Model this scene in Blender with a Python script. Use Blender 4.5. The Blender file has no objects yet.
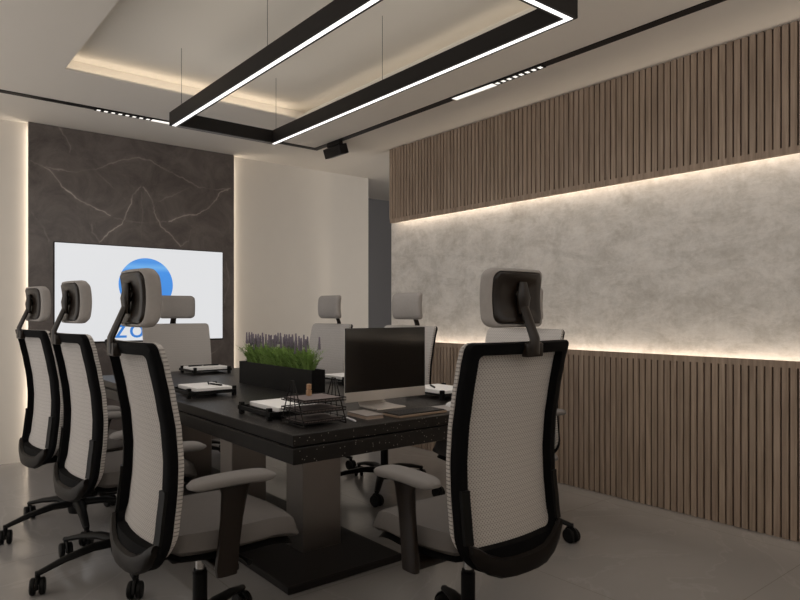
import bpy, bmesh, math, random
from mathutils import Vector, Matrix
R = math.radians
PI = math.pi
rnd = random.Random(7)
scene = bpy.context.scene
C = scene.collection

# ------------------------------------------------------------ camera
cam_data = bpy.data.cameras.new('camera')
cam = bpy.data.objects.new('camera', cam_data)
C.objects.link(cam)
cam.location = (0, 0, 1.2)
cam.rotation_euler = (R(90), 0, R(-39))
cam_data.sensor_width = 36
cam_data.lens = 29.16
cam_data.shift_y = 12.7 / 800
cam_data.clip_start = 0.02
scene.camera = cam

# ------------------------------------------------------------ world, exposure
world = bpy.data.worlds.new('world')
scene.world = world
world.use_nodes = True
bg = world.node_tree.nodes['Background']
bg.inputs[0].default_value = (0.85, 0.81, 0.775, 1)
bg.inputs[1].default_value = 1.55
scene.view_settings.view_transform = 'Standard'
scene.view_settings.look = 'None'
scene.view_settings.gamma = 1
scene.view_settings.use_curve_mapping = False
scene.view_settings.exposure = 0.0

# ------------------------------------------------------------ lamps of the room (LED strips, pendant), added uplights
WARM = (1.0, 0.86, 0.70)
def area(name, loc, rot, sx, sy, power, col=WARM, spread=180):
    l = bpy.data.lights.new(name, 'AREA')
    l.shape = 'RECTANGLE'; l.size = sx; l.size_y = sy
    l.energy = power; l.color = col; l.spread = R(spread)
    o = bpy.data.objects.new(name, l); C.objects.link(o)
    o.location = loc; o.rotation_euler = rot
    return o
CZ = 2.73                                  # ceiling height
# feature wall strips (above and below the concrete)
area('led_strip_light', (3.790, 1.4, 2.13), (0, R(-28), 0), 0.02, 6.7, 16)
area('led_strip_light', (3.790, 1.4, 0.855), (0, R(180 + 28), 0), 0.02, 6.7, 17)
# marble slab side strips
area('led_strip_light', (0.985, 5.952, 1.37), (0, R(90), 0), 2.66, 0.02, 2.2)
area('led_strip_light', (2.690, 5.952, 1.37), (0, R(-90), 0), 2.66, 0.02, 2.6)
# ceiling cove strips, shining up in the channel round the recess
area('led_strip_light', (1.757, 4.585, 2.75), (R(180), 0, 0), 1.72, 0.02, 0.65)
area('led_strip_light', (0.845, 2.85, 2.75), (R(180), 0, 0), 0.02, 3.4, 0.2)
area('led_strip_light', (2.67, 2.85, 2.75), (R(180), 0, 0), 0.02, 3.4, 0.35)
area('led_strip_light', (1.757, 1.12, 2.75), (R(180), 0, 0), 1.72, 0.02, 0.3)
# pendant shines down along its ring; the uplights are added to brighten the ceiling
for (x_, y_, sx_, sy_) in ((1.485, 2.87, 0.03, 2.4), (2.19, 2.87, 0.03, 2.4), (1.838, 4.12, 0.62, 0.03), (1.838, 1.615, 0.62, 0.03)):
    area('pendant_downlight', (x_, y_, 2.3925), (0, 0, 0), sx_ * (1 if sx_ > .1 else .6), sy_ * (1 if sy_ > .1 else .6), 5.5 * (sx_ + sy_) / 2.4 * (0 if y_ > 4 else 1) + .01, (1.0, 0.95, 0.90))
    area('added_uplight', (x_, y_, 2.486), (R(180), 0, 0), sx_, sy_, 0.7 * (sx_ + sy_) / 2.4, (1.0, 0.92, 0.82))


# ------------------------------------------------------------ materials
def new_mat(name):
    m = bpy.data.materials.new(name); m.use_nodes = True
    return m, m.node_tree, m.node_tree.nodes['Principled BSDF']
def mat(name, col, rough=0.5, metal=0.0, spec=0.5, bump=0.0, bscale=200, var=0.0, vscale=8):
    m, t, b = new_mat(name)
    b.inputs['Base Color'].default_value = (*col, 1)
    b.inputs['Roughness'].default_value = rough
    b.inputs['Metallic'].default_value = metal
    b.inputs['Specular IOR Level'].default_value = spec
    N, L = t.nodes, t.links
    tc = N.new('ShaderNodeTexCoord')
    n = N.new('ShaderNodeTexNoise'); n.inputs['Scale'].default_value = vscale; n.inputs['Detail'].default_value = 4
    L.new(tc.outputs['Object'], n.inputs['Vector'])
    mx = N.new('ShaderNodeMix'); mx.data_type = 'RGBA'
    lo = tuple(c * (1 - var) for c in col); hi = tuple(min(1, c * (1 + var)) for c in col)
    mx.inputs['A'].default_value = (*lo, 1); mx.inputs['B'].default_value = (*hi, 1)
    L.new(n.outputs['Fac'], mx.inputs['Factor'])
    L.new(mx.outputs['Result'], b.inputs['Base Color'])
    if bump:
        n2 = N.new('ShaderNodeTexNoise'); n2.inputs['Scale'].default_value = bscale
        L.new(tc.outputs['Object'], n2.inputs['Vector'])
        bp = N.new('ShaderNodeBump'); bp.inputs['Strength'].default_value = bump; bp.inputs['Distance'].default_value = 0.002
        L.new(n2.outputs['Fac'], bp.inputs['Height']); L.new(bp.outputs['Normal'], b.inputs['Normal'])
    return m
def emit(name, col, s):
    m, t, b = new_mat(name)
    b.inputs['Base Color'].default_value = (0, 0, 0, 1)
    b.inputs['Emission Color'].default_value = (*col, 1)
    b.inputs['Emission Strength'].default_value = s
    b.inputs['Roughness'].default_value = 0.3
    return m

M = {}
M['paint'] = mat('wall_paint', (0.76, 0.715, 0.65), 0.75, var=0.02)
M['ceiling'] = mat('ceiling_paint', (0.84, 0.79, 0.72), 0.8, var=0.01)
M['cove'] = mat('cove_paint', (0.84, 0.80, 0.73), 0.8)
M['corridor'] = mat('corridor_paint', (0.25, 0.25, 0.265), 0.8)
M['black_metal'] = mat('black_metal', (0.013, 0.011, 0.0105), 0.5, spec=0.25)
M['black_plastic'] = mat('black_plastic', (0.004, 0.004, 0.004), 0.5, spec=0.2)
M['frame_black'] = mat('frame_black', (0.0025, 0.0025, 0.003), 0.7, spec=0.1)
M['shell'] = mat('brown_gloss_shell', (0.012, 0.0075, 0.005), 0.30, spec=0.35)
M['yoke'] = mat('dark_yoke', (0.007, 0.005, 0.004), 0.42, spec=0.2)
M['chrome'] = mat('chrome', (0.6, 0.6, 0.6), 0.15, metal=1.0)
M['fabric'] = mat('grey_fabric', (0.36, 0.337, 0.32), 0.9, bump=0.5, bscale=500, var=0.06, vscale=60, spec=0.1)
M['seat_fabric'] = mat('seat_fabric', (0.14, 0.129, 0.122), 0.95, bump=0.4, bscale=400, var=0.05, vscale=40, spec=0.1)
M['arm_fabric'] = mat('arm_pad', (0.21, 0.198, 0.19), 0.8, var=0.04, spec=0.2)
M['steel'] = mat('brushed_steel', (0.27, 0.25, 0.24), 0.30, metal=1.0, var=0.05)
M['white'] = mat('white_paper', (0.88, 0.87, 0.86), 0.6)
M['alu'] = mat('aluminium', (0.62, 0.58, 0.54), 0.35, metal=0.6)
M['glass_screen'] = mat('dark_screen', (0.004, 0.004, 0.004), 0.08, spec=0.5)
M['planter'] = mat('black_planter', (0.004, 0.004, 0.004), 0.45, spec=0.2)
M['soil'] = mat('soil', (0.02, 0.014, 0.01), 0.95, bump=0.8, bscale=80)
M['leaf'] = mat('leaf_green', (0.24, 0.37, 0.10), 0.6, var=0.55, vscale=60, spec=0.3)
M['stem'] = mat('stem_green', (0.10, 0.16, 0.06), 0.6)
M['lavender'] = mat('lavender', (0.21, 0.18, 0.225), 0.8, var=0.4, vscale=80)
M['pad_grey'] = mat('pad_grey', (0.34, 0.32, 0.31), 0.7)
M['notebook'] = mat('notebook_cover', (0.26, 0.23, 0.21), 0.6)
M['pages'] = mat('page_edges', (0.45, 0.35, 0.28), 0.8)
M['keys'] = mat('dark_keys', (0.03, 0.028, 0.027), 0.5)
M['tan'] = mat('tan_edge', (0.28, 0.2, 0.14), 0.5)
M['wood_block'] = mat('light_wood', (0.42, 0.25, 0.14), 0.6, var=0.2, vscale=60)
M['paper_rose'] = mat('pinkish_paper', (0.17, 0.135, 0.13), 0.7)
M['white_gloss'] = mat('white_gloss', (0.7, 0.7, 0.7), 0.2)
M['pend_led'] = emit('pendant_diffuser', (1.0, 0.97, 0.94), 1.6)
M['track_led'] = emit('track_diffuser', (1.0, 0.95, 0.88), 1.2)
M['screen_white'] = emit('screen_picture', (0.97, 0.98, 1.0), 0.76)
M['logo_blue'] = emit('logo_blue', (0.04, 0.22, 0.66), 0.95)

# screen blue disc: soft band of light blue in the picture
def disc_mat():
    m, t, b = new_mat('picture_disc')
    N, L = t.nodes, t.links
    b.inputs['Base Color'].default_value = (0, 0, 0, 1)
    tc = N.new('ShaderNodeTexCoord'); sx = N.new('ShaderNodeSeparateXYZ'); L.new(tc.outputs['Object'], sx.inputs[0])
    rp = N.new('ShaderNodeValToRGB')
    mp = N.new('ShaderNodeMapRange'); mp.inputs['From Min'].default_value = -0.235; mp.inputs['From Max'].default_value = 0.235
    L.new(sx.outputs['Z'], mp.inputs['Value']); L.new(mp.outputs[0], rp.inputs[0])
    e = rp.color_ramp.elements
    e[0].position = 0.0; e[0].color = (0.055, 0.26, 0.74, 1)
    e[1].position = 1.0; e[1].color = (0.09, 0.33, 0.80, 1)
    x = e.new(0.74); x.color = (0.07, 0.30, 0.80, 1)
    x = e.new(0.83); x.color = (0.17, 0.45, 0.86, 1)
    x = e.new(0.92); x.color = (0.08, 0.30, 0.78, 1)
    L.new(rp.outputs[0], b.inputs['Emission Color']); b.inputs['Emission Strength'].default_value = 0.95
    return m
M['disc'] = disc_mat()

def wood_mat():
    m, t, b = new_mat('slat_wood'); N, L = t.nodes, t.links
    tc = N.new('ShaderNodeTexCoord'); sp = N.new('ShaderNodeSeparateXYZ'); L.new(tc.outputs['Object'], sp.inputs[0])
    d0 = N.new('ShaderNodeMath'); d0.operation = 'SUBTRACT'; L.new(sp.outputs['Y'], d0.inputs[0]); d0.inputs[1].default_value = 1.612
    d = N.new('ShaderNodeMath'); d.operation = 'DIVIDE'; L.new(d0.outputs[0], d.inputs[0]); d.inputs[1].default_value = 0.0412
    f = N.new('ShaderNodeMath'); f.operation = 'FLOOR'; L.new(d.outputs[0], f.inputs[0])
    wn = N.new('ShaderNodeTexWhiteNoise'); wn.noise_dimensions = '1D'; L.new(f.outputs[0], wn.inputs['W'])
    mp = N.new('ShaderNodeMapping'); mp.inputs['Scale'].default_value = (60, 60, 3.0); L.new(tc.outputs['Object'], mp.inputs['Vector'])
    ad = N.new('ShaderNodeVectorMath'); ad.operation = 'ADD'; L.new(mp.outputs[0], ad.inputs[0]); L.new(wn.outputs['Color'], ad.inputs[1])
    n = N.new('ShaderNodeTexNoise'); n.inputs['Scale'].default_value = 1.0; n.inputs['Detail'].default_value = 5; L.new(ad.outputs[0], n.inputs['Vector'])
    r = N.new('ShaderNodeValToRGB'); L.new(n.outputs['Fac'], r.inputs[0])
    r.color_ramp.elements[0].position = 0.3; r.color_ramp.elements[0].color = (0.27, 0.200, 0.150, 1)
    r.color_ramp.elements[1].position = 0.7; r.color_ramp.elements[1].color = (0.44, 0.340, 0.262, 1)
    hs = N.new('ShaderNodeHueSaturation'); L.new(r.outputs[0], hs.inputs['Color'])
    mr = N.new('ShaderNodeMapRange'); mr.inputs['To Min'].default_value = 0.92; mr.inputs['To Max'].default_value = 1.08
    L.new(wn.outputs['Value'], mr.inputs['Value']); L.new(mr.outputs[0], hs.inputs['Value'])
    L.new(hs.outputs[0], b.inputs['Base Color']); b.inputs['Roughness'].default_value = 0.6
    b.inputs['Specular IOR Level'].default_value = 0.3
    return m
M['wood'] = wood_mat()
M['wood_dark'] = mat('slat_backing', (0.055, 0.030, 0.018), 0.8)

def concrete_mat():
    m, t, b = new_mat('polished_concrete'); N, L = t.nodes, t.links
    tc = N.new('ShaderNodeTexCoord')
    mp = N.new('ShaderNodeMapping'); mp.inputs['Scale'].default_value = (1, 0.8, 1.6); L.new(tc.outputs['Object'], mp.inputs['Vector'])
    n = N.new('ShaderNodeTexNoise'); n.inputs['Scale'].default_value = 4.2; n.inputs['Detail'].default_value = 10; n.inputs['Roughness'].default_value = 0.80
    n.inputs['Distortion'].default_value = 0.4
    L.new(mp.outputs[0], n.inputs['Vector'])
    r = N.new('ShaderNodeValToRGB'); L.new(n.outputs['Fac'], r.inputs[0])
    e = r.color_ramp.elements
    e[0].position = 0.30; e[0].color = (0.49, 0.46, 0.425, 1)
    e[1].position = 0.66; e[1].color = (0.74, 0.71, 0.67, 1)
    x = e.new(0.46); x.color = (0.575, 0.55, 0.515, 1)
    x = e.new(0.53); x.color = (0.65, 0.62, 0.585, 1)
    n2 = N.new('ShaderNodeTexNoise'); n2.inputs['Scale'].default_value = 14; n2.inputs['Detail'].default_value = 8; n2.inputs['Roughness'].default_value = 0.75
    L.new(tc.outputs['Object'], n2.inputs['Vector'])
    mx = N.new('ShaderNodeMix'); mx.data_type = 'RGBA'; mx.blend_type = 'OVERLAY'; mx.inputs['Factor'].default_value = 0.5
    L.new(r.outputs[0], mx.inputs['A']); L.new(n2.outputs['Fac'], mx.inputs['B'])
    L.new(mx.outputs['Result'], b.inputs['Base Color'])
    b.inputs['Roughness'].default_value = 0.55
    return m
M['concrete'] = concrete_mat()

def marble_mat():
    m, t, b = new_mat('dark_marble'); N, L = t.nodes, t.links
    tc = N.new('ShaderNodeTexCoord')
    n = N.new('ShaderNodeTexNoise'); n.inputs['Scale'].default_value = 3.2; n.inputs['Detail'].default_value = 10; n.inputs['Roughness'].default_value = 0.75; n.inputs['Distortion'].default_value = 0.8
    L.new(tc.outputs['Object'], n.inputs['Vector'])
    r = N.new('ShaderNodeValToRGB'); L.new(n.outputs['Fac'], r.inputs[0])
    r.color_ramp.elements[0].position = 0.3; r.color_ramp.elements[0].color = (0.072, 0.060, 0.056, 1)
    r.color_ramp.elements[1].position = 0.75; r.color_ramp.elements[1].color = (0.20, 0.172, 0.160, 1)
    at = N.new('ShaderNodeAttribute'); at.attribute_name = 'vein'
    mx = N.new('ShaderNodeMix'); mx.data_type = 'RGBA'
    L.new(at.outputs['Fac'], mx.inputs['Factor']); L.new(r.outputs[0], mx.inputs['A']); mx.inputs['B'].default_value = (0.50, 0.44, 0.40, 1)
    L.new(mx.outputs['Result'], b.inputs['Base Color'])
    b.inputs['Roughness'].default_value = 0.35
    return m
M['marble'] = marble_mat()

def floor_mat():
    m, t, b = new_mat('floor_tiles'); N, L = t.nodes, t.links
    tc = N.new('ShaderNodeTexCoord')
    br = N.new('ShaderNodeTexBrick'); br.offset = 0.0; br.inputs['Scale'].default_value = 1.0
    br.inputs['Brick Width'].default_value = 1.2; br.inputs['Row Height'].default_value = 1.2
    br.inputs['Mortar Size'].default_value = 0.002; br.inputs['Color1'].default_value = (0.0, 0.0, 0.0, 1); br.inputs['Color2'].default_value = (0.0, 0, 0, 1)
    br.inputs['Mortar'].default_value = (1, 1, 1, 1)
    L.new(tc.outputs['Object'], br.inputs['Vector'])
    n = N.new('ShaderNodeTexNoise'); n.inputs['Scale'].default_value = 1.1; n.inputs['Detail'].default_value = 8; n.inputs['Distortion'].default_value = 1.6
    L.new(tc.outputs['Object'], n.inputs['Vector'])
    r = N.new('ShaderNodeValToRGB'); L.new(n.outputs['Fac'], r.inputs[0])
    e = r.color_ramp.elements
    e[0].position = 0.3; e[0].color = (0.30, 0.288, 0.28, 1)
    e[1].position = 0.7; e[1].color = (0.335, 0.32, 0.312, 1)
    x = e.new(0.49); x.color = (0.312, 0.298, 0.29, 1)
    x = e.new(0.50); x.color = (0.345, 0.332, 0.322, 1)
    x = e.new(0.515); x.color = (0.318, 0.304, 0.295, 1)
    mx = N.new('ShaderNodeMix'); mx.data_type = 'RGBA'; L.new(br.outputs['Color'], mx.inputs['Factor'])
    L.new(r.outputs[0], mx.inputs['A']); mx.inputs['B'].default_value = (0.24, 0.225, 0.21, 1)
    L.new(mx.outputs['Result'], b.inputs['Base Color'])
    b.inputs['Roughness'].default_value = 0.18
    b.inputs['Specular IOR Level'].default_value = 0.6
    return m
M['floor'] = floor_mat()

def granite_mat():
    m, t, b = new_mat('speckled_stone'); N, L = t.nodes, t.links
    tc = N.new('ShaderNodeTexCoord')
    v = N.new('ShaderNodeTexVoronoi'); v.inputs['Scale'].default_value = 95; L.new(tc.outputs['Object'], v.inputs['Vector'])
    r = N.new('ShaderNodeValToRGB'); L.new(v.outputs['Distance'], r.inputs[0])
    r.color_ramp.elements[0].position = 0.16; r.color_ramp.elements[0].color = (1, 1, 1, 1)
    r.color_ramp.elements[1].position = 0.26; r.color_ramp.elements[1].color = (0, 0, 0, 1)
    wn = N.new('ShaderNodeSeparateColor'); L.new(v.outputs['Color'], wn.inputs[0])
    g = N.new('ShaderNodeMath'); g.operation = 'GREATER_THAN'; g.inputs[1].default_value = 0.72; L.new(wn.outputs[0], g.inputs[0])
    mu = N.new('ShaderNodeMath'); mu.operation = 'MULTIPLY'; L.new(r.outputs[0], mu.inputs[0]); L.new(g.outputs[0], mu.inputs[1])
    n = N.new('ShaderNodeTexNoise'); n.inputs['Scale'].default_value = 9; n.inputs['Detail'].default_value = 8; L.new(tc.outputs['Object'], n.inputs['Vector'])
    r2 = N.new('ShaderNodeValToRGB'); L.new(n.outputs['Fac'], r2.inputs[0])
    r2.color_ramp.elements[0].color = (0.005, 0.0045, 0.004, 1); r2.color_ramp.elements[1].color = (0.024, 0.021, 0.019, 1)
    mx = N.new('ShaderNodeMix'); mx.data_type = 'RGBA'; L.new(mu.outputs[0], mx.inputs['Factor']); L.new(r2.outputs[0], mx.inputs['A'])
    mx.inputs['B'].default_value = (0.30, 0.27, 0.24, 1)
    L.new(mx.outputs['Result'], b.inputs['Base Color']); b.inputs['Roughness'].default_value = 0.40
    b.inputs['Specular IOR Level'].default_value = 0.28
    return m
M['granite'] = granite_mat()

def mesh_fabric_mat():
    m, t, b = new_mat('woven_mesh'); N, L = t.nodes, t.links
    tc = N.new('ShaderNodeTexCoord'); sp = N.new('ShaderNodeSeparateXYZ'); L.new(tc.outputs['Object'], sp.inputs[0])
    def sinw(out, k, ph=0.0):
        a = N.new('ShaderNodeMath'); a.operation = 'MULTIPLY_ADD'; L.new(out, a.inputs[0]); a.inputs[1].default_value = k; a.inputs[2].default_value = ph
        s = N.new('ShaderNodeMath'); s.operation = 'SINE'; L.new(a.outputs[0], s.inputs[0]); return s.outputs[0]
    def mth(op, a, b_):
        x = N.new('ShaderNodeMath'); x.operation = op
        for i, q in enumerate((a, b_)):
            if isinstance(q, (int, float)): x.inputs[i].default_value = q
            else: L.new(q, x.inputs[i])
        return x.outputs[0]
    pr = mth('MULTIPLY', sinw(sp.outputs['Y'], 2 * PI / 0.0120), sinw(sp.outputs['Z'], 2 * PI / 0.0120))
    mr = N.new('ShaderNodeMapRange'); L.new(pr, mr.inputs['Value']); mr.inputs['From Min'].default_value = 0.1; mr.inputs['From Max'].default_value = 0.8
    row = sinw(sp.outputs['Z'], 2 * PI / 0.019)
    mr2 = N.new('ShaderNodeMapRange'); L.new(row, mr2.inputs['Value']); mr2.inputs['From Min'].default_value = 0.5; mr2.inputs['From Max'].default_value = 1.0
    mr2.inputs['To Max'].default_value = 0.22
    f = mth('MAXIMUM', mr.outputs[0], mr2.outputs[0])
    f = mth('MULTIPLY', f, 0.62)
    mx = N.new('ShaderNodeMix'); mx.data_type = 'RGBA'; L.new(f, mx.inputs['Factor'])
    mx.inputs['A'].default_value = (0.56, 0.53, 0.505, 1); mx.inputs['B'].default_value = (0.085, 0.08, 0.075, 1)
    L.new(mx.outputs['Result'], b.inputs['Base Color']); b.inputs['Roughness'].default_value = 0.85
    b.inputs['Specular IOR Level'].default_value = 0.15
    return m
M['mesh'] = mesh_fabric_mat()

# ------------------------------------------------------------ mesh helpers
def obj(name, bm, m, parent=None, smooth=False, angle=None):
    me = bpy.data.meshes.new(name)
    bmesh.ops.recalc_face_normals(bm, faces=bm.faces)
    bm.to_mesh(me); bm.free()
    me.materials.append(M[m] if isinstance(m, str) else m)
    if smooth:
        for p in me.polygons: p.use_smooth = True
        me.set_sharp_from_angle(angle=R(angle or 40))
    o = bpy.data.objects.new(name, me); C.objects.link(o)
    if parent: o.parent = parent
    return o
def B(): return bmesh.new()
def box(bm, x0, x1, y0, y1, z0, z1, bev=0.0, seg=2, mtx=None):
    t = bmesh.new()
    bmesh.ops.create_cube(t, size=1)
    for v in t.verts:
        v.co = Vector(((x0 + x1) / 2 + v.co.x * (x1 - x0), (y0 + y1) / 2 + v.co.y * (y1 - y0), (z0 + z1) / 2 + v.co.z * (z1 - z0)))
    if bev: bmesh.ops.bevel(t, geom=t.edges[:] , offset=bev, segments=seg, affect='EDGES', profile=0.5)
    if mtx: bmesh.ops.transform(t, matrix=mtx, verts=t.verts)
    me = bpy.data.meshes.new('t'); t.to_mesh(me); t.free(); bm.from_mesh(me); bpy.data.meshes.remove(me)
    return bm
def tube(bm, pts, rad, n=10, caps=True, flat=None):
    """sweep a circle (or ellipse via flat=(ru, rv) factors) along pts; rad a number or list"""
    pts = [Vector(p) for p in pts]; rings = []
    if not isinstance(rad, (list, tuple)): rad = [rad] * len(pts)
    up = Vector((0, 0, 1))
    prevu = None
    for i, p in enumerate(pts):
        d = (pts[min(i + 1, len(pts) - 1)] - pts[max(i - 1, 0)]).normalized()
        if prevu is None:
            a = up if abs(d.dot(up)) < 0.95 else Vector((1, 0, 0))
            u = d.cross(a).normalized()
        else:
            u = (prevu - d * prevu.dot(d)).normalized()
        v = d.cross(u).normalized(); prevu = u
        fu, fv = flat if flat else (1, 1)
        rings.append([bm.verts.new(p + u * (math.cos(2 * PI * k / n) * rad[i] * fu) + v * (math.sin(2 * PI * k / n) * rad[i] * fv)) for k in range(n)])
    for a, b in zip(rings, rings[1:]):
        for k in range(n): bm.faces.new((a[k], a[(k + 1) % n], b[(k + 1) % n], b[k]))
    if caps: bm.faces.new(rings[0]); bm.faces.new(rings[-1])
    return bm
def lathe(bm, prof, n=24, mtx=None):
    """prof: list of (r, z) ; revolve about z"""
    rings = []
    for r, z in prof:
        rings.append([bm.verts.new((mtx or Matrix()) @ Vector((r * math.cos(2 * PI * k / n), r * math.sin(2 * PI * k / n), z))) for k in range(n)])
    for a, b in zip(rings, rings[1:]):
        for k in range(n): bm.faces.new((a[k], a[(k + 1) % n], b[(k + 1) % n], b[k]))
    bm.faces.new(rings[0]); bm.faces.new(rings[-1])
    return bm
def thing(name, label, cat, loc=(0, 0, 0), rz=0, group=None):
    o = bpy.data.objects.new(name, None); C.objects.link(o)
    o.empty_display_size = 0.1
    o.location = loc; o.rotation_euler = (0, 0, rz)
    o['label'] = label; o['category'] = cat
    if group: o['group'] = group
    return o
def tag(o, label, cat, group=None):
    o['label'] = label; o['category'] = cat
    if group: o['group'] = group
    return o
def struct(o): o['kind'] = 'structure'; return o
def dup(root, loc, rz, label, group=None, name=None):
    r = root.copy(); C.objects.link(r); r.location = loc; r.rotation_euler = (0, 0, rz); r['label'] = label
    if group: r['group'] = group
    for ch in list(root.children):
        c = ch.copy(); C.objects.link(c); c.parent = r
        for g in list(ch.children):
            d = g.copy(); C.objects.link(d); d.parent = c
    return r

# ============================================================ THE ROOM
b = B(); box(b, -1.2, 6.3, -0.5, 7.1, -0.08, 0.0); struct(obj('floor', b, 'floor'))
# ceiling with rectangular recess and hidden light channel
RX0, RX1, RY0, RY1 = 0.925, 2.59, 1.2, 4.487
b = B()
for (x0, x1, y0, y1) in ((-2.6, RX0, -2.6, 7.1), (RX1, 6.3, -2.6, 7.1), (RX0, RX1, -2.6, RY0), (RX0, RX1, RY1, 7.1)):
    box(b, x0, x1, y0, y1, CZ, CZ + 0.012)
struct(obj('ceiling', b, 'ceiling'))
b = B()
X0, X1, Y0, Y1, ZT = RX0 - 0.16, RX1 + 0.16, RY0 - 0.16, 4.645, 2.85
box(b, X0 - .03, X1 + .03, Y0 - .03, Y1 + .03, ZT, ZT + .03)
box(b, X0 - .03, X0, Y0 - .03, Y1 + .03, CZ + .012, ZT)
box(b, X1, X1 + .03, Y0 - .03, Y1 + .03, CZ + .012, ZT)
box(b, X0, X1, Y0 - .03, Y0, CZ + .012, ZT)
box(b, X0, X1, Y1, Y1 + .03, CZ + .012, ZT)
o = struct(obj('trim_1', b, 'cove'))

# back wall and corridor beyond
b = B(); box(b, -2.6, 4.37, 5.97, 6.10, 0, CZ); struct(obj('wall_back', b, 'paint'))
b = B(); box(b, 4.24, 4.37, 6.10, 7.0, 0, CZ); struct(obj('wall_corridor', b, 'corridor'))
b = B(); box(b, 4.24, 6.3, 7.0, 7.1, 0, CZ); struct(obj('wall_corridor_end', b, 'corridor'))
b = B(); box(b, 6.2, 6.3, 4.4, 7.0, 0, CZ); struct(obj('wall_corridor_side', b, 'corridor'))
# right feature wall
b = B(); box(b, 3.831, 3.95, -2.0, 4.852, 0, CZ); struct(obj('wall_right', b, 'paint'))

# unseen wall added behind and left of the camera to darken the foreground
b = B(); box(b, -1.2, 3.6, -0.50, -0.40, 0, 1.55); box(b, -1.2, -1.1, -0.40, 2.6, 0, 1.55); struct(obj('wall_light_blocker', b, 'paint'))
# concrete inset
b = B(); box(b, 3.822, 3.83, -2.0, 4.850, 0.70, 2.30)
tag(obj('concrete_panel', b, 'concrete'), 'long mottled grey concrete panel between the two slatted wood bands', 'wall panel')

def slat_band(z0, z1, trim_at, label):
    t = thing('slatted_wood_panel', label, 'wall panel', (3.75, 0, 0))
    b = B(); box(b, 0.014, 0.026, -2.0, 4.78, z0, z1)
    obj('backing', b, 'wood_dark', t)
    b = B(); p = 0.0412; tr = 0.036
    k0 = int((-2.0 - 1.612) / p) + 1
    y = 1.612 + k0 * p
    za, zb = (z0 + tr, z1) if trim_at == 'bottom' else (z0, z1 - tr)
    while y + p < 4.785:
        box(b, 0.0, 0.016, y + 0.0048, y + p - 0.0048, za, zb)
        y += p
    box(b, 0.0, 0.016, y + 0.0048, 4.78, za, zb)
    obj('slat_row', b, 'wood', t)
    b = B()
    if trim_at == 'bottom': box(b, -0.001, 0.027, -2.0, 4.781, z0, z0 + tr)
    else: box(b, -0.001, 0.027, -2.0, 4.781, z1 - tr, z1)
    obj('edge_trim', b, 'wood', t)
    return t
slat_band(2.04, CZ - 0.001, 'bottom', 'upper band of brown vertical wood slats under the ceiling')
slat_band(0.001, 0.944, 'top', 'lower band of brown vertical wood slats standing on the floor')

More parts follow.
